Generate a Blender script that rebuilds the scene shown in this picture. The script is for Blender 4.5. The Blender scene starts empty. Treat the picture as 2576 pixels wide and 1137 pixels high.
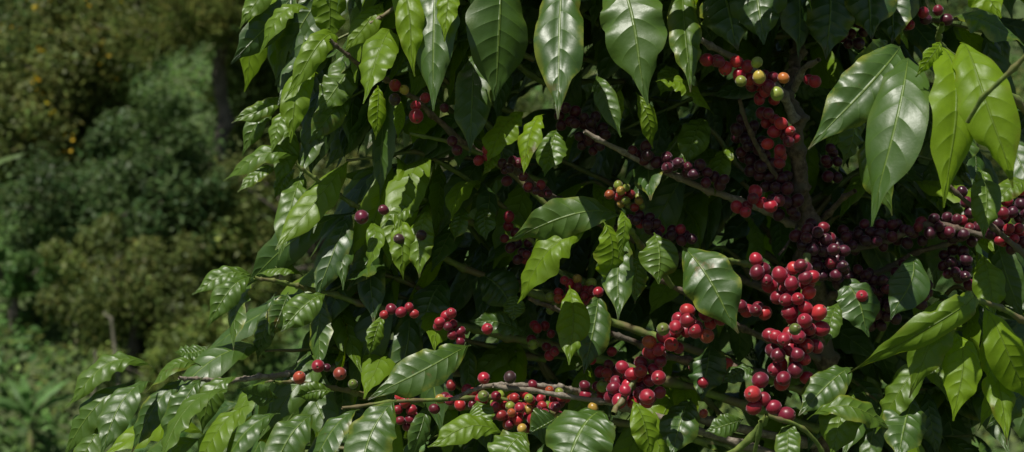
import bpy, math, random
import numpy as np
from mathutils import Vector
rng = np.random.default_rng(11); random.seed(5)
S = bpy.context.scene; COL = S.collection
MPP = 0.72/2576.0            # metres per picture unit per metre of distance
CAMZ = 1.5
def P(px, py, y):            # measured direction + real distance -> world position
    return np.array([(px-1288)*MPP*y, y, CAMZ-(py-568.5)*MPP*y])
def unit(v): return v/ (np.linalg.norm(v)+1e-9)
# ------------------------------------------------------------------ node helpers
def new_mat(name):
    m = bpy.data.materials.new(name); m.use_nodes = True
    nt = m.node_tree; nt.nodes.clear()
    return m, nt
def N(nt, t, **k):
    n = nt.nodes.new(t)
    for a, b in k.items(): setattr(n, a, b)
    return n
def M(nt, op, a, b=None, c=None, clamp=False):
    n = nt.nodes.new('ShaderNodeMath'); n.operation = op; n.use_clamp = clamp
    for i, v in enumerate((a, b, c)):
        if v is None: continue
        if isinstance(v, (int, float)): n.inputs[i].default_value = v
        else: nt.links.new(v, n.inputs[i])
    return n.outputs[0]
def MR(nt, v, a, b, c=0.0, d=1.0):
    n = nt.nodes.new('ShaderNodeMapRange'); n.interpolation_type = 'SMOOTHSTEP'
    nt.links.new(v, n.inputs[0])
    for i, q in zip((1, 2, 3, 4), (a, b, c, d)): n.inputs[i].default_value = q
    return n.outputs[0]
def MIX(nt, f, a, b, mode='MIX'):
    n = nt.nodes.new('ShaderNodeMix'); n.data_type = 'RGBA'; n.blend_type = mode
    for s, v in ((n.inputs[0], f), (n.inputs[6], a), (n.inputs[7], b)):
        if isinstance(v, (int, float)): s.default_value = v
        elif isinstance(v, tuple): s.default_value = (*v, 1)
        else: nt.links.new(v, s)
    return n.outputs[2]
def NOISE(nt, scale, detail=3, rough=.55, coord=None):
    n = N(nt, 'ShaderNodeTexNoise'); n.inputs['Scale'].default_value = scale
    n.inputs['Detail'].default_value = detail; n.inputs['Roughness'].default_value = rough
    if coord is not None: nt.links.new(coord, n.inputs['Vector'])
    return n.outputs[0]
def objpos(nt):
    return N(nt, 'ShaderNodeNewGeometry').outputs['Position']
# ------------------------------------------------------------------ materials
def leaf_material():
    m, nt = new_mat('coffee_leaf'); L = nt.links.new
    uv = N(nt, 'ShaderNodeUVMap'); uv.uv_map = 'UVMap'
    sp = N(nt, 'ShaderNodeSeparateXYZ'); L(uv.outputs[0], sp.inputs[0])
    U, V = sp.outputs[0], sp.outputs[1]
    at = N(nt, 'ShaderNodeAttribute'); at.attribute_name = 'tint'
    sc = N(nt, 'ShaderNodeSeparateColor'); L(at.outputs['Color'], sc.inputs[0])
    age, var, dmg = sc.outputs[0], sc.outputs[1], sc.outputs[2]
    pos = objpos(nt)
    a = M(nt, 'ABSOLUTE', M(nt, 'MULTIPLY_ADD', V, 2.0, -1.0))
    side = M(nt, 'MULTIPLY', M(nt, 'GREATER_THAN', V, .5), .35)
    ph = M(nt, 'ADD', M(nt, 'MULTIPLY', M(nt, 'SUBTRACT', U, M(nt, 'MULTIPLY', M(nt, 'POWER', a, 1.3), .12)), 9.0), side)
    fr = M(nt, 'ABSOLUTE', M(nt, 'MULTIPLY_ADD', M(nt, 'FRACT', ph), 2.0, -1.0))
    vein = MR(nt, fr, .90, 1.0); vein = M(nt, 'MULTIPLY', vein, MR(nt, a, 1.0, .6, 0, 1))
    mid = MR(nt, a, .06, .015)
    big = NOISE(nt, 14, 3, .6, pos); fine = NOISE(nt, 200, 3, .6, pos); mot = NOISE(nt, 45, 4, .65, pos)
    col = MIX(nt, age, (.006, .034, .003), (.31, .48, .004))
    col = MIX(nt, M(nt, 'MULTIPLY', var, .5), col, (.012, .042, .010))
    col = MIX(nt, MR(nt, big, .45, .75, 0, .25), col, (.06, .12, .005))
    col = MIX(nt, MR(nt, mot, .3, .75, 0, .22), col, (.010, .030, .004))
    edge = M(nt, 'MULTIPLY', MR(nt, a, .6, 1.0), MR(nt, mot, .42, .62))
    col = MIX(nt, M(nt, 'MULTIPLY', edge, M(nt, 'MULTIPLY_ADD', dmg, .8, .10)), col, (.32, .31, .02))
    spot = M(nt, 'MULTIPLY', MR(nt, M(nt, 'ADD', mot, M(nt, 'MULTIPLY', big, .6)), .93, 1.05), dmg)
    col = MIX(nt, spot, col, (.14, .055, .015))
    tip = M(nt, 'MULTIPLY', MR(nt, M(nt, 'ADD', U, M(nt, 'MULTIPLY', mot, .12)), .98, 1.03), dmg)
    col = MIX(nt, tip, col, (.10, .045, .02))
    col = MIX(nt, M(nt, 'MULTIPLY', vein, .24), col, (.16, .27, .04))
    col = MIX(nt, M(nt, 'MULTIPLY', mid, .6), col, (.24, .34, .05))
    geo = N(nt, 'ShaderNodeNewGeometry')
    colb = MIX(nt, M(nt, 'MULTIPLY', geo.outputs['Backfacing'], .4), col, (.06, .125, .02))
    dust = MR(nt, NOISE(nt, 30, 5, .7, pos), .45, .75)
    rough = M(nt, 'ADD', M(nt, 'MULTIPLY_ADD', dust, .10, .165), M(nt, 'MULTIPLY', geo.outputs['Backfacing'], .25))
    puff = M(nt, 'SUBTRACT', 1.0, M(nt, 'POWER', fr, 2.6))
    puff = M(nt, 'MULTIPLY', puff, MR(nt, a, 1.02, .4, .0, 1.1))
    h = M(nt, 'SUBTRACT', puff, M(nt, 'MULTIPLY', mid, .8))
    h = M(nt, 'ADD', h, M(nt, 'MULTIPLY', fine, .10)); h = M(nt, 'ADD', h, M(nt, 'MULTIPLY', mot, .7))
    bp = N(nt, 'ShaderNodeBump'); bp.inputs['Strength'].default_value = .85; bp.inputs['Distance'].default_value = .001
    L(h, bp.inputs['Height'])
    pr = N(nt, 'ShaderNodeBsdfPrincipled'); L(colb, pr.inputs['Base Color']); L(rough, pr.inputs['Roughness'])
    L(M(nt, 'MULTIPLY_ADD', age, -.35, .68), pr.inputs['Specular IOR Level']); L(bp.outputs[0], pr.inputs['Normal'])
    tr = N(nt, 'ShaderNodeBsdfTranslucent'); tc = MIX(nt, .45, col, (.38, .55, .002)); L(tc, tr.inputs[0]); L(bp.outputs[0], tr.inputs['Normal'])
    mx = N(nt, 'ShaderNodeMixShader'); L(M(nt, 'MULTIPLY_ADD', age, .38, .07), mx.inputs[0]); L(pr.outputs[0], mx.inputs[1]); L(tr.outputs[0], mx.inputs[2])
    o = N(nt, 'ShaderNodeOutputMaterial'); L(mx.outputs[0], o.inputs[0]); return m
def berry_material():
    m, nt = new_mat('coffee_cherry_skin'); L = nt.links.new
    at = N(nt, 'ShaderNodeAttribute'); at.attribute_name = 'tint'; pos = objpos(nt)
    n1 = NOISE(nt, 90, 4, .6, pos); n2 = NOISE(nt, 700, 2, .5, pos)
    col = MIX(nt, MR(nt, n1, .4, .75, 0, .5), at.outputs['Color'], (.06, .006, .014))
    col = MIX(nt, MR(nt, n2, .62, .75, 0, .3), col, (.40, .15, .07))
    pr = N(nt, 'ShaderNodeBsdfPrincipled'); L(col, pr.inputs['Base Color'])
    L(MR(nt, n1, .3, .7, .29, .45), pr.inputs['Roughness'])
    pr.inputs['Sheen Weight'].default_value = .35; pr.inputs['Sheen Roughness'].default_value = .4
    pr.inputs['Sheen Tint'].default_value = (.9, .7, .85, 1)
    bp = N(nt, 'ShaderNodeBump'); bp.inputs['Strength'].default_value = .3; bp.inputs['Distance'].default_value = .001; L(n1, bp.inputs['Height']); L(bp.outputs[0], pr.inputs['Normal'])
    o = N(nt, 'ShaderNodeOutputMaterial'); L(pr.outputs[0], o.inputs[0]); return m
def simple_material(name, c1, c2, scale, rough=.8, bump=.003, c3=None, stretch=None):
    m, nt = new_mat(name); L = nt.links.new; pos = objpos(nt)
    if stretch:
        mp = N(nt, 'ShaderNodeMapping'); mp.inputs['Scale'].default_value = stretch; L(pos, mp.inputs[0]); pos = mp.outputs[0]
    n1 = NOISE(nt, scale, 5, .65, pos); n2 = NOISE(nt, scale*.27, 3, .5, pos)
    col = MIX(nt, MR(nt, n1, .35, .68), c1, c2)
    if c3: col = MIX(nt, MR(nt, n2, .45, .62), col, c3)
    pr = N(nt, 'ShaderNodeBsdfPrincipled'); L(col, pr.inputs['Base Color']); pr.inputs['Roughness'].default_value = rough
    bp = N(nt, 'ShaderNodeBump'); bp.inputs['Distance'].default_value = bump; bp.inputs['Strength'].default_value = .8; L(n1, bp.inputs['Height']); L(bp.outputs[0], pr.inputs['Normal'])
    o = N(nt, 'ShaderNodeOutputMaterial'); L(pr.outputs[0], o.inputs[0]); return m
def foliage_material(name, rough=.5, trans=.45):
    m, nt = new_mat(name); L = nt.links.new
    at = N(nt, 'ShaderNodeAttribute'); at.attribute_name = 'tint'; pos = objpos(nt)
    col = MIX(nt, MR(nt, NOISE(nt, .8, 3, .6, pos), .35, .7, 0, .45), at.outputs['Color'], (.085, .14, .026))
    pr = N(nt, 'ShaderNodeBsdfPrincipled'); L(col, pr.inputs['Base Color']); pr.inputs['Roughness'].default_value = rough
    pr.inputs['Specular IOR Level'].default_value = .25
    tr = N(nt, 'ShaderNodeBsdfTranslucent'); L(col, tr.inputs[0])
    mx = N(nt, 'ShaderNodeMixShader'); mx.inputs[0].default_value = trans
    L(pr.outputs[0], mx.inputs[1]); L(tr.outputs[0], mx.inputs[2])
    o = N(nt, 'ShaderNodeOutputMaterial'); L(mx.outputs[0], o.inputs[0]); return m
MLEAF = leaf_material(); MBERRY = berry_material()
MCAL = simple_material('cherry_scar', (.05, .03, .02), (.20, .12, .07), 900, .8, .0003)
MWOOD = simple_material('coffee_bark', (.07, .045, .03), (.22, .155, .11), 130, .85, .0025, (.12, .10, .075))
MPALE = simple_material('pale_twig_bark', (.15, .12, .09), (.36, .31, .25), 160, .85, .0015, (.22, .18, .13))
MTWIG = simple_material('green_twig', (.10, .15, .03), (.19, .24, .05), 90, .55, .0008, (.16, .13, .06))
MBARK = simple_material('tree_bark', (.07, .06, .045), (.20, .17, .13), 9, .9, .03, stretch=(3, 3, .6))
MFOL = foliage_material('wild_foliage'); MFLOW = foliage_material('yellow_petals', .6, .3)
MGROUND = simple_material('hillside_soil', (.04, .07, .020), (.075, .125, .035), 1.6, .95, .08, (.07, .09, .03))
# ------------------------------------------------------------------ mesh helper
def mesh_obj(name, verts, faces, mats, tint=None, uv=None, mi=None, smooth=True, parent=None):
    me = bpy.data.meshes.new(name)
    verts = np.asarray(verts, dtype=np.float32); faces = np.asarray(faces, dtype=np.int32)
    k = faces.shape[1]
    me.vertices.add(len(verts)); me.vertices.foreach_set('co', verts.ravel())
    me.loops.add(faces.size); me.loops.foreach_set('vertex_index', faces.ravel())
    me.polygons.add(len(faces)); me.polygons.foreach_set('loop_start', np.arange(0, faces.size, k, dtype=np.int32))
    me.polygons.foreach_set('loop_total', np.full(len(faces), k, dtype=np.int32))
    if mi is not None: me.polygons.foreach_set('material_index', np.asarray(mi, dtype=np.int32))
    if smooth: me.polygons.foreach_set('use_smooth', np.ones(len(faces), dtype=bool))
    for m in mats: me.materials.append(m)
    me.update(calc_edges=True)
    if tint is not None:
        a = me.attributes.new('tint', 'FLOAT_COLOR', 'POINT')
        t = np.ones((len(verts), 4), dtype=np.float32); t[:, :3] = tint; a.data.foreach_set('color', t.ravel())
    if uv is not None:
        l = me.uv_layers.new(name='UVMap'); l.data.foreach_set('uv', np.asarray(uv, dtype=np.float32)[faces.ravel()].ravel())
    ob = bpy.data.objects.new(name, me); COL.objects.link(ob)
    if parent is not None:
        ob.parent = parent; ob.location = -np.array(parent.location)
    return ob
def empty(name, loc, label, cat, group=None):
    e = bpy.data.objects.new(name, None); e.location = loc; e.empty_display_size = .1; COL.objects.link(e)
    e['label'] = label; e['category'] = cat
    if group: e['group'] = group
    return e
def grid_faces(nu, nv):
    i = np.arange(nu-1)[:, None]*nv + np.arange(nv-1)[None, :]
    i = i.ravel(); return np.stack([i, i+1, i+nv+1, i+nv], 1)
# ------------------------------------------------------------------ leaf geometry
def make_leaf(B, T, W, nhint, bow=.12, fold=.25, wav=.06, side=0., nu=16, nv=7, twist=0., bites=0):
    d = T-B; Ln = np.linalg.norm(d); d = d/Ln
    n = unit(nhint-d*np.dot(nhint, d)); s = np.cross(n, d)
    u = np.linspace(0, 1, nu); v = np.linspace(-1, 1, nv)
    arc = np.sin(np.pi*u**.75)
    c = B+np.outer(u, d)*Ln+np.outer(arc, n)*bow*Ln+np.outer(np.sin(np.pi*u), s)*side*Ln
    c = c+np.outer(np.clip(u-.75, 0, 1)**2*4, s)*side*Ln*2
    tg = np.gradient(c, axis=0); tg /= np.linalg.norm(tg, axis=1)[:, None]
    nn = n[None]-tg*(tg@n)[:, None]; nn /= np.linalg.norm(nn, axis=1)[:, None]
    ss = np.cross(nn, tg)
    ang = twist*(u-.2)
    n2 = nn*np.cos(ang)[:, None]+ss*np.sin(ang)[:, None]; s2 = ss*np.cos(ang)[:, None]-nn*np.sin(ang)[:, None]
    uu = np.clip((u-.05)/.95, 0, 1)
    t = np.clip((uu-.70)/.26, 0, 1); t = t*t*(3-2*t)
    w = (np.sin(np.pi*uu).clip(0)**.82)*(1-.6*t)*W*.5
    w = np.maximum(w, .0009)
    ph1, ph2 = rng.uniform(0, 6.28, 2); fq = rng.uniform(2.8, 5.0)
    av = np.abs(v)[None, :]; sg = np.sign(v)[None, :]
    phase = np.where(sg > 0, ph1, ph2)
    uw = u[:, None]+.06*np.sin(u[:, None]*9+ph1)
    rim = 1+.055*np.sin(uw*2*np.pi*fq+phase*2)*av**2
    if bites:
        for _ in range(bites):
            cb = rng.uniform(.2, .85); sb = rng.choice([-1, 1]); rb = rng.uniform(.02, .05)
            rim = rim*(1-np.where(sg == sb, rng.uniform(.15, .4)*np.exp(-((u[:, None]-cb)/rb)**2)*av**3, 0))
    x = v[None, :]*w[:, None]*math.cos(fold)*rim
    z = av**.9*w[:, None]*math.sin(fold)-av**2.2*w[:, None]*(fold*.8+.2)
    sw = np.minimum(1, w[:, None]/(W*.3))
    z = z+wav*W*av**1.8*np.sin(2*np.pi*fq*uw+phase)*sw
    z = z+wav*.2*W*av**2*np.sin(2*np.pi*fq*2.3*u[:, None]+phase*1.7)*sw
    vv = c[:, None, :]+x[..., None]*s2[:, None, :]+z[..., None]*n2[:, None, :]
    U = np.repeat(u, nv); Vv = np.tile(v*.5+.5, nu)
    return vv.reshape(-1, 3), np.stack([U, Vv], 1)
class Batch:
    def __init__(s): s.v = []; s.f = []; s.t = []; s.uv = []; s.n = 0; s.mi = []
    def add(s, v, f, t, uv=None, mi=None):
        s.v.append(v); s.f.append(f+s.n); s.t.append(np.tile(np.asarray(t, dtype=np.float32), (len(v), 1)) if np.ndim(t) == 1 else t)
        if uv is not None: s.uv.append(uv)
        if mi is not None: s.mi.append(mi)
        s.n += len(v)
    def build(s, name, mats, parent=None, smooth=True):
        return mesh_obj(name, np.concatenate(s.v), np.concatenate(s.f), mats, np.concatenate(s.t),
                        np.concatenate(s.uv) if s.uv else None, np.concatenate(s.mi) if s.mi else None, smooth, parent)
# ------------------------------------------------------------------ tube
def smooth_path(pts, n):
    pts = np.asarray(pts, float); k = len(pts)
    if k == 2: return pts[0]+(pts[1]-pts[0])*np.linspace(0, 1, n)[:, None]
    ext = np.vstack([2*pts[0]-pts[1], pts, 2*pts[-1]-pts[-2]])
    q = np.linspace(0, k-1-1e-6, n); i = q.astype(int); t = (q-i)[:, None]
    p0, p1, p2, p3 = ext[i], ext[i+1], ext[i+2], ext[i+3]
    return .5*((2*p1)+(-p0+p2)*t+(2*p0-5*p1+4*p2-p3)*t*t+(-p0+3*p1-3*p2+p3)*t**3)
def tube(pts, r0, r1, n=None, sides=8, knob=.12, node=.05):
    L = sum(np.linalg.norm(np.array(pts[i+1])-np.array(pts[i])) for i in range(len(pts)-1))
    n = n or max(8, int(L/.005)); n = min(n, 200)
    c = smooth_path(pts, n); tg = np.gradient(c, axis=0); tg /= np.linalg.norm(tg, axis=1)[:, None]
    ref = np.array([.31, .83, .46]); a = np.cross(tg, ref); a /= np.linalg.norm(a, axis=1)[:, None]; b = np.cross(tg, a)
    th = np.linspace(0, 2*np.pi, sides, endpoint=False); q = np.linspace(0, 1, n)
    r = r0+(r1-r0)*q; s = q*L; r = r*(1+.55*np.exp(-(((s/node) % 1-.5)/.09)**2))
    R = r[:, None]*(1+knob*rng.standard_normal((n, sides))*.5)
    kk = np.floor(s/node); c = c+((np.sin(kk*2.4)*r0*.5)[:, None]*a+(np.cos(kk*1.7)*r0*.5)[:, None]*b)*(.5-.5*np.cos(2*np.pi*((s/node) % 1)))[:, None]
    v = c[:, None]+R[..., None]*(np.cos(th)[None, :, None]*a[:, None]+np.sin(th)[None, :, None]*b[:, None])
    i = np.arange(n-1)[:, None]*sides; j = np.arange(sides)[None]; k = (j+1) % sides
    f = np.stack([(i+j), (i+k), (i+sides+k), (i+sides+j)], -1).reshape(-1, 4)
    return v.reshape(-1, 3), f
# ------------------------------------------------------------------ berry
def make_berry(c, axis, r):
    axis = unit(axis); a = unit(np.cross(axis, [.3, .2, .93])); b = np.cross(axis, a)
    th = np.array([0, .13, .22, .32, .6, .95, 1.3, 1.65, 2.0, 2.35, 2.7, 3.14159]); rad = np.sin(th); hh = np.cos(th)*1.1
    rad[0] = .01; hh[0] = 1.03; rad[1] = .12; hh[1] = 1.04; rad[2] = .19; hh[2] = 1.105; hh[3] = 1.055; rad[-1] = .02
    m = 14; ph = np.linspace(0, 2*np.pi, m, endpoint=False)
    v = c+r*(rad[:, None, None]*(np.cos(ph)[None, :, None]*a+np.sin(ph)[None, :, None]*b)+hh[:, None, None]*axis)
    k = len(th); i = np.arange(k-1)[:, None]*m; j = np.arange(m)[None]; q = (j+1) % m
    f = np.stack([i+j, i+m+j, i+m+q, i+q], -1).reshape(-1, 4)
    mi = np.zeros(len(f), int); mi[:m*2] = 1
    return v.reshape(-1, 3), f, mi
# ================================================================== COFFEE SHRUB
TX, TY = .405, 2.08
shrub = empty('coffee_shrub', (TX, TY, 0), 'leafy coffee shrub with glossy leaves and ripe red cherries', 'coffee plant')
# ---- hero leaves: base px,py  tip px,py  width  distance(cm)  age  bow  [sunlit tilt]
H = """
690 -40 598 70 60 178 .4 .15
790 35 652 140 62 176 .55 .2
818 -70 828 112 84 172 .6 .08
965 5 862 130 62 174 .7 .15
985 -80 1030 195 74 168 .85 .1
1105 -90 1088 280 126 170 .12 .08 1
1130 -70 1115 105 58 164 .8 .1
985 78 915 262 98 172 .7 .1
1255 -90 1250 255 156 170 .08 .08 0
1420 -90 1405 300 134 169 .12 .08 1
1545 -80 1618 268 150 166 .15 .1 1
1195 130 1182 385 94 175 .1 .08 1
1715 -40 1742 232 92 172 .25 .1
1790 -70 1850 130 150 176 .05 .1
1900 -90 1925 112 150 174 .05 .1
1985 -90 2010 145 130 178 .05 .1
2075 -60 2075 150 120 178 .05 .1
2160 -90 2190 100 140 178 .05 .1
2270 -60 2250 110 120 180 .05 .1
845 112 722 255 66 176 .6 .25
800 185 735 360 74 174 .65 .15
892 150 795 290 80 179 .25 .1
885 240 778 362 72 178 .2 .1
718 240 578 302 52 180 .4 .15
712 262 608 392 50 182 .3 .15
735 270 682 385 50 178 .3 .1
765 405 563 460 64 178 .35 .22
700 425 598 484 40 182 .3 .1
745 425 690 500 44 184 .4 .1
765 435 702 655 66 180 .25 .12
725 300 690 470 60 180 .35 .12
740 560 700 700 56 182 .2 .1
950 215 947 352 50 172 .85 .08
1000 240 1000 348 34 173 .85 .05
1325 280 1228 412 92 172 .9 .08
1368 288 1318 440 66 171 .9 .08
1260 370 1212 448 44 175 .7 .08
1400 325 1370 445 84 174 .3 .08
1650 205 1795 292 84 174 .75 .1
1600 232 1636 375 46 175 .8 .1
1562 222 1548 325 40 176 .8 .05
1500 190 1562 345 56 175 .1 .1
1690 170 1660 240 60 180 .6 .1
1770 300 1720 420 80 182 .4 .1
1850 370 1800 490 60 182 .65 .1
1568 552 1274 608 100 168 .22 .24 1
1490 578 1306 768 116 166 .72 .16
1518 556 1522 728 92 162 .85 .1
1560 530 1556 650 36 162 .6 .15
1578 590 1562 805 84 166 .2 .1
1645 585 1652 715 104 170 .25 .08
1715 620 1852 842 138 166 .15 .12 1
1612 640 1600 765 62 174 .3 .1
1088 530 1060 698 82 176 .5 .1
1012 540 1010 705 66 175 .75 .1
1055 535 960 575 44 176 .4 .2
1165 520 1140 608 72 178 .3 .05
1210 520 1220 606 62 179 .25 .05
935 555 912 712 54 178 .45 .1
868 540 868 730 66 180 .1 .1
642 700 485 745 62 174 .3 .22
640 700 522 825 74 172 .2 .18
640 712 588 882 68 173 .2 .12
822 740 708 835 92 172 .2 .1
725 735 680 855 62 177 .1 .1
695 735 640 905 58 178 .15 .1
762 695 648 690 46 178 .4 .15
965 790 930 898 46 172 .45 .05
1300 738 1292 808 64 178 .3 .05
1432 718 1424 918 82 172 .7 .05
1185 868 922 1000 100 169 .1 .12 1
1505 735 1468 940 96 178 .05 .1
1325 850 1180 812 66 180 .05 .1
1130 700 1060 850 100 184 .05 .1
1200 690 1290 780 110 186 .05 .1
525 868 438 885 72 176 .15 -.1
392 930 170 1030 80 170 .3 .22
505 920 368 992 60 170 .25 .2
385 960 254 1150 86 166 .12 .12
335 960 158 1150 76 168 .2 .2
470 950 330 1140 72 169 .1 .15
510 950 408 1135 72 166 .15 .12
610 950 510 1090 66 170 .2 .2
625 1020 475 1210 86 162 .6 .15
705 1040 545 1210 96 161 .15 .12
795 1040 680 1215 102 161 .15 .12
905 1030 770 1210 94 162 .12 .12
998 1005 905 1225 122 161 .15 .1
590 985 390 1200 80 165 .35 .15
300 1030 180 1200 76 168 .25 .15
1070 1015 1010 1190 60 166 .15 .1
700 1000 600 975 56 168 .2 .1
840 985 740 1000 56 170 .25 .15
1520 1035 1420 1190 190 160 .2 .1
1590 1005 1636 1160 80 161 .7 .1
1270 1095 1080 1138 70 160 .6 .15
1200 1008 1215 1085 64 167 .35 .05
1330 1090 1250 1180 110 160 .3 .1
1740 1000 1690 1150 100 172 .02 .05
1400 1050 1330 1090 90 172 .02 .05
2068 945 1940 975 54 169 .25 .15
2145 925 2008 1045 96 167 .18 .1
2150 985 2095 1150 106 166 .3 .1
2030 1055 2242 1082 74 163 .25 .2
1870 1055 1775 1085 56 164 .2 .1
1990 1062 1985 1180 66 162 .2 .1
1900 930 1815 965 52 172 .15 .1
2425 755 2130 935 84 161 .65 .26
2385 765 2285 1000 98 159 .6 .2
2390 835 2392 1058 90 158 .9 .14
2465 765 2600 1010 105 156 .9 .2
2535 880 2462 1085 74 163 .8 .15
2470 850 2540 1120 80 162 .7 .12
2340 900 2200 1090 80 168 .5 .15
2600 960 2480 1080 80 168 .2 .1
2300 1000 2260 1160 110 168 .1 .1
2262 118 2030 372 142 160 .16 .16 1
2285 150 2182 568 142 158 .12 .12 1
2345 118 2366 522 120 154 .85 .12 0
2415 108 2562 470 142 152 .80 .16 1
2400 170 2445 338 52 162 .2 .1
2418 320 2430 412 66 168 .15 .05
2365 105 2305 195 38 150 .95 .15
2395 45 2590 120 110 160 .2 .2
2400 -30 2520 45 90 158 .9 .2
2580 60 2640 300 90 160 .5 .1
2200 330 2255 540 80 172 .15 .1
2130 250 2120 420 80 174 .12 .1
2460 420 2470 600 80 170 .4 .1
2230 100 2120 190 80 168 .2 .15
2600 460 2500 520 60 172 .5 .1
1790 870 1760 1010 90 184 .05 .1
2110 700 2180 850 110 178 .03 .1
2110 760 2080 870 60 172 .25 .05
2290 640 2230 800 90 178 .05 .1
2470 640 2500 800 90 176 .6 .1
"""
heroes = [[float(a) for a in ln.split()] for ln in H.strip().splitlines()]
heroes.sort(key=lambda q: -q[4]*math.hypot(q[0]-q[2], q[1]-q[3])/(q[5]**2))
NU, NV = 36, 11; FH = grid_faces(NU, NV)
fill = Batch()
for i, q in enumerate(heroes):
    bx, by, tx, ty, w, dc, age, bow = q[:8]
    y0 = dc/100
    drop = (ty-by)*MPP*y0
    lit = rng.random() < (.12 if age > .5 else (.5 if (w > 90 or age < .4) else .2))
    if len(q) > 8: lit = q[8] > .5
    tl = rng.uniform(.42, .62) if lit else rng.uniform(-.05, .85)
    B = P(bx, by, y0+.03); T = P(tx, ty, y0+.03-tl*max(drop, 0)-rng.uniform(0, .03))
    nh = np.array([rng.normal(-.18, .16) if lit else rng.normal(.05, .45), -1, .55+rng.normal(0, .12 if lit else .35)])
    v, uv = make_leaf(B, T, w*MPP*y0*(1.03 if lit else 1.08), nh, bow*rng.uniform(.8, 1.6)+.03, rng.uniform(.15, .55), rng.uniform(.04, .09),
                      rng.normal(0, .05), NU, NV, rng.normal(0, .4 if lit else .7), bites=int(rng.random() < .3)*rng.integers(1, 4))
    t = (np.clip(age*1.1+rng.normal(0, .05), 0, 1), rng.random()*(1-age), (rng.random() < .5)*rng.random())
    if i < 100: mesh_obj('leaf', v, FH, [MLEAF], t, uv, parent=shrub)
    else: fill.add(v, FH, t, uv)
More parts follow.
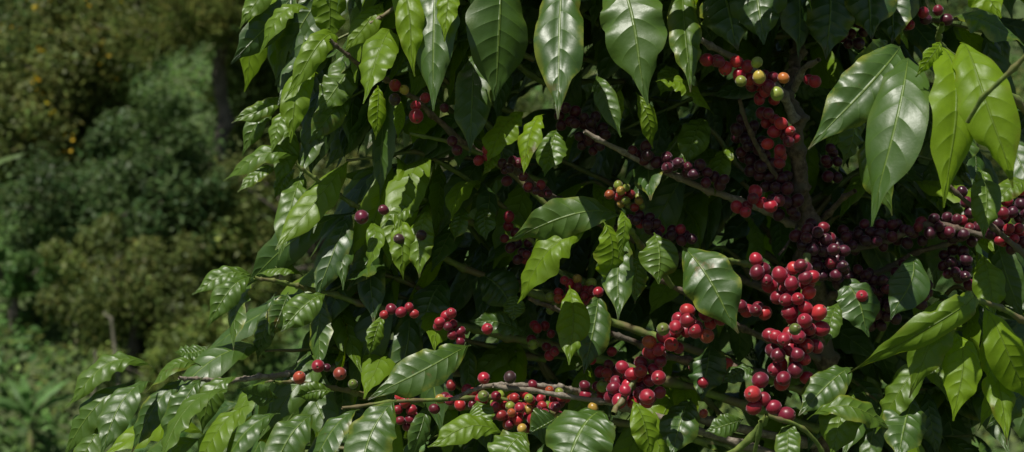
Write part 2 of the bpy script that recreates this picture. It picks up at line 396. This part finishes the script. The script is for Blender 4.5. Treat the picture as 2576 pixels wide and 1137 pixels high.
# ---- branches
def branch(pts, d0, r0, r1, mat, name='branch', d1=None, node=.04):
    d1 = d0 if d1 is None else d1; k = len(pts)
    w = [P(p[0], p[1], d0+(d1-d0)*i/(k-1)) for i, p in enumerate(pts)]
    v, f = tube(w, r0, r1, node=node); mesh_obj(name, v, f, [mat], parent=shrub); return w
v, f = tube([np.array([TX, TY, -.05]), np.array([TX+.015, TY, .6]), P(2085, 1137, 1.98), P(2060, 800, 1.93), P(2032, 600, 1.87), P(2015, 450, 1.84), P(1998, 300, 1.82), P(1992, 200, 1.83), P(2008, 90, 1.86), P(2000, -60, 1.9), P(2010, -300, 1.95)], .015, .0055, n=160, sides=12, knob=.14, node=.12)
mesh_obj('trunk', v, f, [MWOOD], parent=shrub)
BR = [
 ([(1755, 95), (1850, 150), (1950, 215), (2000, 300)], 1.74, 1.81, .0035, .006, MPALE),
 ([(2060, 150), (2020, 175), (1995, 230)], 1.74, 1.82, .003, .005, MPALE),
 ([(830, 100), (900, 160), (980, 205), (1070, 272), (1180, 370), (1300, 432), (1385, 495), (1600, 600), (2020, 760)], 1.72, 1.95, .0022, .006, MWOOD),
 ([(1030, 335), (1120, 355), (1200, 383), (1290, 440), (1380, 520)], 1.77, 1.84, .002, .0035, MTWIG),
 ([(745, 412), (820, 470), (900, 520), (960, 550), (1060, 610), (1160, 670), (1400, 760), (1800, 900), (2060, 1000)], 1.76, 1.95, .0022, .006, MTWIG),
 ([(1470, 330), (1600, 400), (1750, 465), (1900, 520), (2020, 572)], 1.78, 1.86, .0028, .0055, MPALE),
 ([(640, 698), (730, 715), (810, 735), (970, 778), (1050, 790), (1200, 830), (1500, 900), (2060, 1080)], 1.73, 1.95, .0022, .006, MTWIG),
 ([(450, 950), (560, 957), (690, 945), (830, 925), (970, 927), (1300, 960), (2060, 1120)], 1.69, 1.97, .0022, .006, MPALE),
 ([(690, 960), (780, 965), (880, 985), (960, 1000), (1140, 1020), (1540, 1060), (2070, 1180)], 1.70, 1.97, .0018, .006, MTWIG),
 ([(1130, 1005), (1240, 970), (1400, 975), (1470, 990), (1560, 1020), (2060, 1180)], 1.69, 1.97, .0022, .006, MPALE),
 ([(1240, 970), (1370, 988), (1540, 1015)], 1.69, 1.74, .0028, .003, MPALE),
 ([(860, 1026), (1000, 1010), (1120, 1005), (1240, 1000), (1400, 1040)], 1.66, 1.80, .0018, .003, MTWIG),
 ([(1820, 650), (1890, 668), (1950, 680), (2060, 712)], 1.72, 1.90, .003, .005, MTWIG),
 ([(2030, 640), (2020, 740), (1985, 850), (1975, 930)], 1.77, 1.70, .005, .003, MTWIG),
 ([(1930, 1045), (1905, 1080), (1850, 1137), (1790, 1190), (1760, 1300)], 1.62, 1.70, .0035, .005, MTWIG),
 ([(1930, 1045), (2000, 1068), (2060, 1120), (2090, 1200)], 1.62, 1.68, .0025, .0022, MTWIG),
 ([(1915, 1060), (1905, 1110), (1890, 1160)], 1.62, 1.66, .0025, .0025, MTWIG),
 ([(1330, 750), (1450, 800), (1620, 870), (1720, 905), (2060, 960)], 1.78, 1.93, .0025, .0055, MWOOD),
 ([(1780, 790), (1700, 850), (1620, 930), (1560, 1010), (1540, 1040)], 1.76, 1.68, .004, .003, MTWIG),
 ([(1640, 690), (1760, 760), (1900, 840), (2060, 900)], 1.80, 1.93, .0025, .005, MWOOD),
 ([(1565, 555), (1600, 600), (1690, 720)], 1.68, 1.80, .003, .004, MTWIG),
 ([(2040, 640), (2180, 620), (2350, 565), (2480, 590), (2620, 560)], 1.87, 1.82, .005, .003, MWOOD),
 ([(2060, 560), (2110, 510), (2150, 480)], 1.87, 1.80, .004, .003, MWOOD),
 ([(2060, 760), (2180, 700), (2300, 640), (2420, 600)], 1.92, 1.85, .005, .003, MWOOD),
 ([(2380, 460), (2500, 572), (2640, 700)], 1.72, 1.78, .0025, .004, MWOOD),
 ([(2640, 90), (2576, 145), (2490, 230), (2432, 305)], 1.35, 1.45, .0028, .0022, MTWIG),
 ([(2370, 60), (2365, 110), (2450, 180), (2560, 260), (2700, 420)], 1.60, 1.80, .0028, .005, MTWIG),
 ([(2390, 770), (2430, 752), (2500, 768), (2580, 810), (2700, 900)], 1.62, 1.75, .0022, .004, MTWIG),
 ([(1960, 640), (1990, 600), (2010, 560)], 1.78, 1.86, .0015, .002, MWOOD),
 ([(1280, 605), (1330, 600), (1380, 660), (1500, 760)], 1.8, 1.86, .002, .003, MTWIG),
 ([(1860, 250), (1890, 340), (1950, 440), (2010, 540)], 1.76, 1.85, .0025, .004, MWOOD),
 ([(930, 60), (1100, -40), (1300, -120), (1600, -130), (1990, -60)], 1.74, 1.92, .0025, .006, MTWIG),
]
for pts, a, b, r0, r1, mt in BR: branch(pts, a, r0, r1, mt, d1=b)
# ---- cherries : path, distance, spread px, count, palette, priority
RIPE = [(.38, .014, .030), (.30, .012, .030), (.21, .009, .026), (.42, .026, .028), (.15, .008, .022)]
DARK = [(.055, .005, .017), (.08, .006, .019), (.038, .005, .016), (.05, .006, .02)]  # dark ripe tones, with the shade under the leaves put into the colour
MIXC = RIPE*3+[(.46, .08, .02), (.40, .25, .04), (.19, .26, .03)]
UNR = [(.40, .09, .02), (.38, .25, .04), (.2, .27, .03), (.24, .30, .04), (.30, .02, .02), (.26, .02, .02)]
CL = [
 ([(2000, 700), (2005, 770), (2030, 830), (1975, 870), (1985, 935)], 1.68, 48, 52, RIPE, 0, 1.0),
 ([(1905, 672), (1960, 715), (1990, 690)], 1.71, 24, 11, RIPE, 0, .95),
 ([(1870, 780), (1930, 780)], 1.72, 22, 10, RIPE, 0, .95),
 ([(1910, 965), (1890, 1010), (1945, 1015), (1965, 1040)], 1.65, 18, 10, RIPE, 0, 1.05),
 ([(1790, 790), (1720, 820), (1660, 865), (1690, 850)], 1.70, 32, 28, MIXC, 1, .95),
 ([(1650, 900), (1600, 940), (1570, 990), (1630, 985)], 1.72, 38, 36, RIPE, 1, .95),
 ([(1790, 150), (1850, 170), (1900, 195), (1945, 205)], 1.72, 22, 14, RIPE, 0, .88),
 ([(1880, 200), (1930, 240), (1915, 290), (1975, 330), (1945, 385)], 1.75, 34, 24, RIPE, 1, .86),
 ([(2040, 590), (2070, 640), (2100, 680), (2080, 620)], 1.80, 38, 34, RIPE[1:3]+DARK*2, 1, .92),
 ([(1905, 155), (1906, 157)], 1.68, 2, 1, [(.28, .36, .05)], 0, .85),
 ([(1955, 236), (1956, 238)], 1.68, 2, 1, [(.28, .36, .05)], 0, .85),
 ([(1865, 205), (1866, 206)], 1.69, 2, 1, [(.30, .36, .05)], 0, .75),
 ([(1910, 195), (1911, 196)], 1.67, 2, 1, [(.5, .38, .06)], 0, .9),
 ([(1972, 196), (1973, 197)], 1.69, 2, 1, [(.5, .16, .03)], 0, .8),
 ([(1850, 510), (1870, 530), (1900, 495), (1960, 520)], 1.76, 16, 12, RIPE, 1, .9),
 ([(1420, 290), (1470, 310), (1500, 345), (1470, 355)], 1.84, 32, 22, DARK, 2, .8),
 ([(1870, 330), (1900, 390), (1950, 450), (1980, 520)], 1.83, 36, 44, DARK, 2, .88),
 ([(1600, 380), (1680, 410), (1750, 430), (1810, 460)], 1.80, 24, 24, DARK, 2, .8),
 ([(2130, 600), (2210, 590), (2270, 590)], 1.86, 34, 30, DARK, 2, .84),
 ([(2290, 580), (2370, 570), (2440, 580)], 1.85, 30, 28, DARK+RIPE[2:3], 2, .84),
 ([(2160, 700), (2200, 720)], 1.86, 34, 18, DARK, 2, .84),
 ([(2280, 690), (2310, 740)], 1.86, 34, 18, DARK, 2, .84),
 ([(2200, 800), (2240, 770)], 1.86, 34, 16, DARK, 2, .84),
 ([(2390, 640), (2430, 700)], 1.86, 36, 16, DARK, 2, .84),
 ([(2576, 470), (2550, 530), (2520, 590), (2570, 600)], 1.78, 30, 26, RIPE+DARK*2, 2, .85),
 ([(2080, 380), (2100, 450)], 1.88, 26, 8, DARK, 2, .8),
 ([(2130, 60), (2110, 100), (2200, 60), (2380, 40)], 1.82, 40, 22, RIPE+DARK*2, 2, .8),
 ([(1450, 720), (1470, 750), (1400, 760)], 1.84, 34, 26, MIXC+UNR, 2, .72),
 ([(1550, 480), (1580, 500), (1600, 510)], 1.84, 22, 18, UNR, 2, .65),
 ([(1600, 555), (1660, 580), (1730, 595)], 1.84, 22, 20, DARK*2+RIPE[1:3], 2, .82),
 ([(1270, 550), (1300, 620), (1330, 640)], 1.84, 30, 12, DARK*2+RIPE, 2, .75),
 ([(1140, 365), (1230, 400), (1300, 440), (1375, 490)], 1.77, 14, 10, DARK+RIPE[1:3], 2, .66),
 ([(975, 785), (1010, 780), (1040, 792)], 1.72, 15, 11, RIPE, 1, .72),
 ([(1110, 800), (1140, 820), (1150, 845)], 1.74, 22, 11, RIPE, 1, .72),
 ([(1150, 990), (1220, 1010), (1300, 1010), (1420, 1000)], 1.77, 42, 42, MIXC+UNR, 2, .72),
 ([(1020, 980), (1030, 1060), (1120, 1000)], 1.75, 24, 14, MIXC, 2, .72),
 ([(1270, 1040), (1330, 1060), (1400, 1030)], 1.76, 28, 20, MIXC+UNR, 2, .72),
 ([(1500, 880), (1540, 960), (1480, 1000)], 1.84, 34, 18, MIXC, 2, .8),
 ([(1360, 830), (1400, 900)], 1.86, 40, 10, MIXC, 2, .7),
 ([(1770, 930), (1810, 920)], 1.86, 30, 8, DARK+RIPE, 2, .8),
 ([(2430, 490), (2440, 520)], 1.78, 16, 6, DARK, 2, .85),
]
SG = """800 921 1.68 .8 r|753 950 1.68 .78 o|855 940 1.68 .8 o|888 966 1.68 .6 g|822 925 1.69 .5 d|994 215 1.71 .75 r|993 250 1.71 .75 k|1017 226 1.71 .6 u|1070 246 1.72 .65 r|1046 266 1.72 .65 r|1047 292 1.71 .9 r|1118 272 1.75 .6 d
1138 355 1.77 .7 d|1150 378 1.77 .7 d|1238 352 1.77 .62 r|1226 376 1.76 .68 r|1290 405 1.79 .7 d|1305 410 1.79 .7 d|1275 455 1.8 .7 d|1330 470 1.79 .75 d|1366 481 1.79 .8 d|910 546 1.75 .9 d|965 528 1.75 .65 d|1004 602 1.75 .7 k|1060 592 1.75 .7 k|1226 827 1.74 .72 r|1217 951 1.69 .75 r|1283 949 1.69 .75 k|1770 1040 1.72 .55 o|1216 996 1.68 .7 g|2050 205 1.74 .8 r|2035 200 1.75 .7 r|1135 788 1.73 .68 r
1628 998 1.66 .95 r|1657 950 1.67 .9 r|1768 962 1.72 .7 r|2168 745 1.78 .8 r|2000 828 1.62 .7 g|1668 828 1.67 .8 g|1700 822 1.67 .8 r|1730 806 1.66 .9 r|1778 845 1.66 .9 o|1750 832 1.66 .95 r|1420 705 1.82 .6 r|1505 735 1.8 .7 r|1490 760 1.8 .6 r"""
cm = dict(r=(.34, .015, .03), o=(.38, .06, .025), g=(.14, .20, .03), d=(.10, .008, .024), k=(.035, .018, .016), u=(.40, .28, .05))
berries = []; placed = []
RB = .0090
for s in SG.replace('\n', '|').split('|'):
    a = s.split(); c = P(float(a[0]), float(a[1]), float(a[2])); r = RB*float(a[3])*1.1
    berries.append((1, c, np.array([rng.normal(0, .5), -1, rng.normal(-.1, .5)]), r, cm[a[4]])); placed.append((c, r))
for path, y0, spr, cnt, pal, pri, sc in CL:
    c = smooth_path([P(p[0], p[1], y0) for p in path], 60)
    k = 0; tries = 0
    while k < cnt and tries < cnt*40:
        tries += 1
        b = c[rng.integers(0, 60)]; off = rng.standard_normal(3); off = unit(off)*rng.uniform(.35, 1)*max(spr, 2)*MPP*y0*np.array([1, 1.1, 1])
        if off[1] > .012: off[1] *= .4
        q = b+off; r = RB*sc*rng.uniform(.84, 1.1)
        PA = np.array([p_[0] for p_ in placed]); RA = np.array([p_[1] for p_ in placed])
        if cnt > 1 and np.any(np.linalg.norm(PA-q, axis=1) < (r+RA)*.88): continue
        placed.append((q, r)); k += 1
        berries.append((pri, q, unit(off)+rng.standard_normal(3)*.35, r, pal[rng.integers(0, len(pal))]))
berries.sort(key=lambda b: (b[0], b[1][1]))
bb = Batch()
for i, (pri, c, ax, r, colr) in enumerate(berries):
    v, f, mi = make_berry(c, ax, r); t = np.clip(np.array(colr)*rng.uniform(.7, 1.25), 0, 1)
    if i < 100: mesh_obj('coffee_cherry', v, f, [MBERRY, MCAL], t, mi=mi, parent=shrub)
    else: bb.add(v, f, t, mi=mi)
o = bb.build('coffee_cherries', [MBERRY, MCAL], shrub); o['kind'] = 'stuff'
# ---- inner foliage on side branches
SILy = [-400, 0, 100, 250, 400, 500, 640, 690, 850, 900, 950, 1050, 1137, 1500]
SILx = [900, 640, 700, 650, 660, 710, 720, 590, 620, 560, 430, 320, 280, 200]
NU2, NV2 = 16, 7; F2 = grid_faces(NU2, NV2); twigs = Batch()
def spray(A, Bp, nleaf, t0, rr=.0022, size=.14, agep=.3, down=1.0, jit=.28):
    mid = (A+Bp)/2+np.array([0, 0, rng.uniform(.01, .07)])
    pts = [A, mid, Bp]; v, f = tube(pts, rr*2, rr*.7, n=24, sides=5); twigs.add(v, f, (0, 0, 0))
    c = smooth_path(pts, 50)
    for k in range(nleaf):
        t = t0+(1-t0)*k/max(1, nleaf-1); i = min(48, int(t*49)); b = c[i]; d = unit(c[i+1]-c[i])
        for s in (-1, 1):
            if rng.random() < .12: continue
            lat = unit(np.cross(d, [0, 0, 1]))*s
            dr = unit(lat*rng.uniform(.1, .9)+d*rng.uniform(.1, 1.1)+np.array([0, -.2, -rng.uniform(.3, 1.7)*down])+rng.normal(0, jit, 3))
            L = size*rng.uniform(.65, 1.2)
            nh = np.array([rng.normal(-.1, .5), -.6+rng.normal(0, .45), .65])
            v, uv = make_leaf(b, b+dr*L, L*rng.uniform(.27, .36), nh, rng.uniform(.03, .22), rng.uniform(.15, .55), rng.uniform(.03, .08), rng.normal(0, .05), NU2, NV2, rng.normal(0, .6))
            age = rng.uniform(.5, .95) if rng.random() < agep else rng.uniform(0, .2)
            fill.add(v, F2, (age, rng.random()*(1-age), (rng.random() < .4)*rng.random()), uv)
for k in range(120):
    py = rng.uniform(-380, 1350); xl = np.interp(py, SILy, SILx)
    y = 1.98+.52*rng.random()**1.2
    px = xl+130+(2700-xl-130)*rng.random()**1.1
    E = P(px, py, y)
    z0 = E[2]+rng.uniform(-.12, .06)
    A = np.array([TX+rng.uniform(-.03, .03), TY+rng.uniform(-.02, .02), z0])
    if px < 1500: A = A*.55+E*.45+np.array([0, 0, .02])
    ln = np.linalg.norm(E-A)
    if ln < .15: E = E+unit(E-A)*.15
    spray(A, E, int(3+ln/.06), .12, agep=.12)  # mostly dark leaves inside: recess shade put into the leaf colour
# outer left side: arching tiers
for py0 in (-20, 110, 240, 400, 560, 720, 880):
    xl = np.interp(py0, SILy, SILx)
    for k in range(3):
        px = xl+rng.uniform(80, 330); py = py0+rng.uniform(-25, 25); y = rng.uniform(1.80, 1.90)
        E = P(px, py, y); A = P(px+rng.uniform(300, 480), py+rng.uniform(10, 110), y+.08)
        spray(A, E, 4, .15, agep=.4, size=.145, jit=.18)
for k in range(8):
    py = rng.uniform(150, 1100); px = rng.uniform(1150, 1750); E = P(px, py, rng.uniform(1.90, 1.96))
    spray(P(px+200, py+40, 2.0), E, 3, .1, agep=.75, size=.12)
for k in range(8):
    py = rng.uniform(250, 900); px = rng.uniform(2100, 2600); E = P(px, py, rng.uniform(1.90, 1.95))
    spray(P(px-150, py+60, 2.0), E, 3, .1, agep=.4, size=.12)
for k in range(14):      # lower right mass
    py = rng.uniform(760, 1250); px = rng.uniform(2200, 2680); E = P(px, py, rng.uniform(1.86, 2.1))
    spray(P(px-200, py+60, 2.12), E, 5, .1, agep=.1, size=.14)
# unseen crown sprays above the frame, added to shade the foliage below
for k in range(12):
    px = rng.uniform(1700, 2150); E = P(px, rng.uniform(-320, -150), rng.uniform(1.66, 1.76))
    spray(P(1950, -280, 1.92)+rng.normal(0, .03, 3), E, 5, .3, agep=.2, size=.12)
for k in range(8):
    px = rng.uniform(900, 1500); E = P(px, rng.uniform(-330, -190), rng.uniform(1.68, 1.8))
    spray(E+np.array([.25, .12, .02]), E, 4, .2, agep=.3)
for k in range(95):
    px = rng.uniform(850, 2650); y = rng.uniform(1.84, 2.4); E = P(px, rng.uniform(-420, -120), y)
    spray(np.array([TX, TY, E[2]-.04])*.5+E*.5, E+unit(E-np.array([TX, TY, E[2]]))*.1, 7, .1, agep=.2, size=.14)
o = fill.build('foliage', [MLEAF], shrub); o['kind'] = 'stuff'
o = twigs.build('twigs', [MTWIG], shrub); o['kind'] = 'stuff'
# ================================================================== HILLSIDE
def gz(x, y):
    z = np.interp(y, [-60, 3, 6, 10, 14, 30, 60, 250], [0, 0, -1.2, -2.3, -1.5, 8, 24, 120])
    k = np.clip((np.asarray(y)-4)/8, 0, 1)
    return z+k*(.35*np.sin(x*.7+1)*np.sin(y*.5)+.15*np.sin(x*1.9+y*1.3)+.5*np.sin(x*.17+2))
xs = np.concatenate([np.linspace(-200, -16, 24), np.linspace(-15, 15, 90), np.linspace(16, 200, 24)]); ys = np.concatenate([np.linspace(-60, 0, 12), np.linspace(1, 32, 100), np.linspace(34, 250, 40)])
X, Y = np.meshgrid(xs, ys, indexing='ij'); Z = gz(X, Y)
g = mesh_obj('ground', np.stack([X, Y, Z], -1).reshape(-1, 3), grid_faces(len(xs), len(ys))[:, ::-1], [MGROUND])
g['kind'] = 'structure'; g['label'] = 'steep overgrown hillside with dark soil'; g['category'] = 'ground'
def cards(c, outward, ln, wd, colr, bias=.8, flat=.5):
    n = len(c); nr = rng.standard_normal((n, 3))*.8; nr += outward*bias; nr[:, 2] += flat; nr[:, 1] -= .4
    nr /= np.linalg.norm(nr, axis=1)[:, None]
    a = np.cross(nr, rng.standard_normal((n, 3))); a /= np.linalg.norm(a, axis=1)[:, None]; b = np.cross(nr, a)
    l = ln*rng.uniform(.6, 1.3, n)[:, None]; w = wd*rng.uniform(.7, 1.3, n)[:, None]
    v = np.stack([c-a*l*.5, c+b*w*.5-a*l*.05, c+a*l*.5, c-b*w*.5-a*l*.05], 1).reshape(-1, 3)
    f = np.arange(n*4).reshape(-1, 4); return v, f, np.repeat(colr, 4, axis=0)
def jitcol(base, n, s=.25):
    c = np.tile(np.array(base), (n, 1))*np.exp(rng.normal(0, s, (n, 1))); c[:, 0] *= np.exp(rng.normal(0, .12, n)); return np.clip(c, 0, 1)
def bush(x, y, zc, rx, rz, base, n, ls, label, flowers=0, name='shrub', group='wild shrubs on the hillside', lobes=34, cat='shrub'):
    z0 = float(gz(x, y)); e = empty(name, (x, y, z0), label, cat, group)
    zc = max(zc, z0+rz*.6)
    tb = Batch(); ctr = np.array([x, y, zc])
    cen = []
    for k in range(lobes):
        d = unit(rng.standard_normal(3)); cen.append(ctr+d*np.array([rx, rx*.8, rz])*rng.uniform(.3, 1.2))
    cen = np.array(cen); lr = rng.uniform(.16, .46, lobes)*min(rx, rz)
    top = np.array([x, y, max(z0+.3, zc-rz*.5)])
    v, f = tube([np.array([x, y, z0-.1]), (np.array([x, y, z0])+top)/2+np.array([.05, 0, 0]), top], .06*rx+.02, .04*rx+.012, n=14, sides=7, node=.6); tb.add(v, f, (0, 0, 0))
    for c in cen[:14]:
        v, f = tube([top-np.array([0, 0, .15]), (top+c)/2+rng.normal(0, .08, 3), c], .025*rx+.008, .006, n=10, sides=5, node=.6); tb.add(v, f, (0, 0, 0))
    tb.build('trunk', [MBARK], e)
    idx = rng.integers(0, lobes, n); d = rng.standard_normal((n, 3)); d /= np.linalg.norm(d, axis=1)[:, None]
    c = cen[idx]+d*(lr[idx]*rng.uniform(.5, 1.4, n))[:, None]
    lc = np.exp(rng.normal(0, .22, lobes))[idx][:, None]
    v, f, t = cards(c, d, ls, ls*.5, np.clip(jitcol(base, n)*lc, 0, 1))
    mesh_obj('crown', v, f, [MFOL], t, smooth=False, parent=e)
    if flowers:
        fi = rng.choice(n, flowers); cc = c[fi]+d[fi]*.1+np.array([0, -.15, .08])
        cc = np.repeat(cc, 3, axis=0)+rng.normal(0, .05, (flowers*3, 3))
        v, f, t = cards(cc, np.tile([0, -.5, .5], (len(cc), 1)), .065, .05, jitcol((.62, .42, .01), len(cc), .2))
        o = mesh_obj('flowers', v, f, [MFLOW], t, smooth=False, parent=e); o['kind'] = 'stuff'
def BU(px, py, rpx, rpy, y, *a, **k):
    c = P(px, py, y); bush(c[0], y, c[2], rpx*MPP*y, rpy*MPP*y, *a, **k)
OL = (.145, .175, .045); DG = (.085, .145, .045); YG = (.17, .225, .050); GR = (.12, .23, .060)
ol_l = 'olive green scrubby bush'; dg_l = 'rounded dark green bush on the slope'; gr_l = 'leafy green shrub on the slope'
BU(170, 150, 170, 190, 19.5, OL, 9000, .10, 'olive shrub dotted with small yellow flowers', flowers=80)
BU(60, 330, 140, 150, 19, OL, 6000, .10, 'leafy shrub with scattered yellow blossom', flowers=16)
BU(390, 430, 160, 170, 17, DG, 11000, .085, dg_l)
BU(560, 640, 170, 170, 17.5, YG, 9000, .085, ol_l)
BU(330, 720, 190, 140, 16, OL, 10000, .075, 'tangled olive bush with bare stems')
BU(130, 510, 130, 110, 17.5, DG, 7000, .085, dg_l)
BU(580, 850, 160, 120, 16, YG, 7000, .075, 'low yellowish green bush')
BU(250, 330, 130, 130, 20, YG, 5000, .09, gr_l)
BU(640, 330, 110, 150, 20, YG, 5000, .10, ol_l)
BU(380, 120, 160, 150, 23, OL, 6000, .10, ol_l)
BU(640, 80, 180, 160, 24, OL, 6000, .10, ol_l)
BU(30, 60, 160, 140, 23, DG, 6000, .10, dg_l)
BU(470, 20, 160, 120, 25, YG, 5000, .11, ol_l)
BU(200, -20, 200, 120, 26, OL, 5000, .11, ol_l)
BU(30, 680, 130, 60, 16.5, GR, 5000, .08, gr_l)
BU(430, 930, 150, 80, 15.3, YG, 4500, .07, 'low yellowish green bush')
BU(800, 700, 250, 230, 17.5, OL, 7000, .09, ol_l)
BU(800, 300, 200, 200, 20, YG, 5000, .10, ol_l)
BU(1200, 600, 300, 280, 18.5, OL, 6000, .11, ol_l)
BU(1100, 150, 260, 200, 21, OL, 5000, .12, ol_l)
BU(1750, 500, 320, 320, 19, DG, 6000, .12, dg_l)
BU(1650, 50, 300, 200, 23, YG, 5000, .12, ol_l)
BU(2350, 400, 320, 360, 19, OL, 6000, .12, ol_l)
BU(2300, 900, 320, 160, 17, DG, 6000, .12, dg_l)
BU(-260, 500, 220, 260, 19, OL, 5000, .11, ol_l)
def pine(x, y, h, r, n, label, lo=.10):
    z0 = float(gz(x, y)); e = empty('pine_tree', (x, y, z0), label, 'tree', 'pines on the hillside')
    tb = Batch(); v, f = tube([np.array([x, y, z0-.2]), np.array([x+.08, y, z0+h*.5]), np.array([x, y, z0+h])], .11, .03, n=40, sides=9, knob=.1, node=.6); tb.add(v, f, (0, 0, 0))
    C = []; D = []
    for k in range(80):
        t = rng.uniform(lo, 1); a = rng.uniform(0, 6.283); L = r*(1.15-t)*rng.uniform(.7, 1.2)
        A = np.array([x, y, z0+h*t]); dr = np.array([math.cos(a), math.sin(a), rng.uniform(-.1, .35)]); Bq = A+dr*L
        md = (A+Bq)/2-np.array([0, 0, .08*L]); v, f = tube([A, md, Bq], .02, .006, n=10, sides=5, node=.5); tb.add(v, f, (0, 0, 0))
        c = smooth_path([A, md, Bq], 20); q = n//80
        p = np.repeat(c[rng.integers(6, 20, q//9)]+rng.normal(0, .13, (q//9, 3)), 9, axis=0)
        C.append(p+rng.normal(0, .04, p.shape)); D.append(rng.normal(0, 1, p.shape)+dr*.9+np.array([0, 0, .7]))
    tb.build('trunk', [MBARK], e)
    C = np.concatenate(C); D = np.concatenate(D); D /= np.linalg.norm(D, axis=1)[:, None]
    m = len(C); s = np.cross(D, rng.standard_normal((m, 3))); s /= np.linalg.norm(s, axis=1)[:, None]
    l = rng.uniform(.12, .22, m)[:, None]; w = .014
    v = np.stack([C-s*w, C+s*w, C+D*l+s*w*.4, C+D*l-s*w*.4], 1).reshape(-1, 3)
    mesh_obj('crown', v, np.arange(m*4).reshape(-1, 4), [MFOL], np.repeat(jitcol((.17, .20, .05), m, .3), 4, axis=0), smooth=False, parent=e)
pine(P(545, 0, 18.6)[0], 18.6, 5.5, 2.0, 18000, 'tall pine tree with a bare lower trunk', lo=.42)
for px, y, h, r in [(350, 24, 7, 2.2), (760, 23, 7, 2.3), (1150, 24, 7, 2.4), (1650, 25, 8, 2.4), (2250, 25, 8, 2.4)]:
    pine(P(px, 0, y)[0], y, h, r, 16000 if px < 800 else 7000, 'tall pine tree with drooping olive needles')
# ground cover
n = 90000
gx = rng.uniform(-11, 9, n); gy = 12.5+18*rng.random(n)**1.3
patch = np.sin(gx*1.3+gy*.8)+np.sin(gx*.6-gy*1.4+2)+rng.normal(0, .5, n)
hgt = rng.uniform(0, .28, n)*(1+.6*np.clip(patch, -1, 1))
c = np.stack([gx, gy, gz(gx, gy)+hgt], 1)
colg = jitcol((.125, .235, .06), n, .3); m = patch > .6; colg[m] = jitcol((.17, .23, .06), int(m.sum()), .3)
v, f, t = cards(c, np.tile([0, -.4, .6], (n, 1)), .13, .065, colg, .9)
o = mesh_obj('ground_cover', v, f, [MFOL], t, smooth=False); o['kind'] = 'stuff'; o['label'] = 'bright green weeds and creepers covering the slope'; o['category'] = 'undergrowth'
def herb(px, py, y, n, L, w, base, label):
    c = P(px, py, y); z0 = float(gz(c[0], y)); z0 = min(z0, c[2]); e = empty('banana_plant', (c[0], y, z0), label, 'plant', 'young banana plants on the slope'); b = Batch()
    v0, f0 = tube([np.array([c[0], y, z0-.1]), c], .04, .025, n=10, sides=7, node=.5); tb = Batch(); tb.add(v0, f0, (0, 0, 0)); tb.build('stem', [MTWIG], e)
    for k in range(n):
        a = 6.283*k/n+rng.normal(0, .3); dr = unit(np.array([math.cos(a), math.sin(a)*.7, rng.uniform(.3, 1.4)]))
        v, uv = make_leaf(c, c+dr*L*rng.uniform(.7, 1.1), w, np.array([0, -.6, 1.]), .18, .3, .06, 0, 18, 5)
        b.add(v, grid_faces(18, 5), np.clip(np.array(base)*rng.uniform(.7, 1.3), 0, 1))
    b.build('leaves', [MFOL], e)
herb(80, 1060, 14.6, 9, .75, .10, (.14, .27, .08), 'young banana plant with pale upright leaves')
herb(-70, 490, 13, 6, .62, .13, (.15, .22, .08), 'young banana plant with broad drooping leaves')
DSM = simple_material('dry_stem', (.14, .13, .09), (.28, .25, .18), 12)
for pts, y in [([(235, 935), (238, 880)], 15), ([(312, 905), (285, 840), (262, 785)], 15)]:
    w = [P(a, b_, y) for a, b_ in pts]; w[0] = w[0]-np.array([0, 0, .9])
    v, f = tube(w, .022, .012, n=14, sides=7, node=.4)
    e = mesh_obj('dead_stem', v, f, [DSM])
    e['label'] = 'bare pale dead stem standing in the undergrowth'; e['category'] = 'dead stem'; e['group'] = 'dead stems in the undergrowth'
# ================================================================== LIGHT & CAMERA
w = bpy.data.worlds.new('World'); S.world = w; w.use_nodes = True; nt = w.node_tree
sun_dir = unit(np.array([-.32, -.46, 1.0]))
elev = math.asin(sun_dir[2]); az = math.atan2(sun_dir[0], sun_dir[1])
sky = nt.nodes.new('ShaderNodeTexSky'); sky.sky_type = 'NISHITA'; sky.sun_disc = False; sky.sun_elevation = elev; sky.sun_rotation = az
bg = nt.nodes['Background']; bg.inputs[1].default_value = .05; nt.links.new(sky.outputs[0], bg.inputs[0])
sl = bpy.data.lights.new('sun', 'SUN'); sl.energy = 5.0; sl.angle = math.radians(.5); sl.color = (1, .96, .88)
so = bpy.data.objects.new('sun', sl); COL.objects.link(so); so.rotation_euler = Vector(sun_dir).to_track_quat('Z', 'Y').to_euler()
cd = bpy.data.cameras.new('camera'); cd.lens = 50; cd.sensor_width = 36; cd.clip_start = .05; cd.clip_end = 600
cd.dof.use_dof = True; cd.dof.focus_distance = 1.69; cd.dof.aperture_fstop = 6.5
co = bpy.data.objects.new('camera', cd); COL.objects.link(co); co.location = (0, 0, CAMZ); co.rotation_euler = (math.radians(90), 0, 0); S.camera = co
S.view_settings.view_transform = 'Standard'; S.view_settings.look = 'None'; S.view_settings.exposure = 0
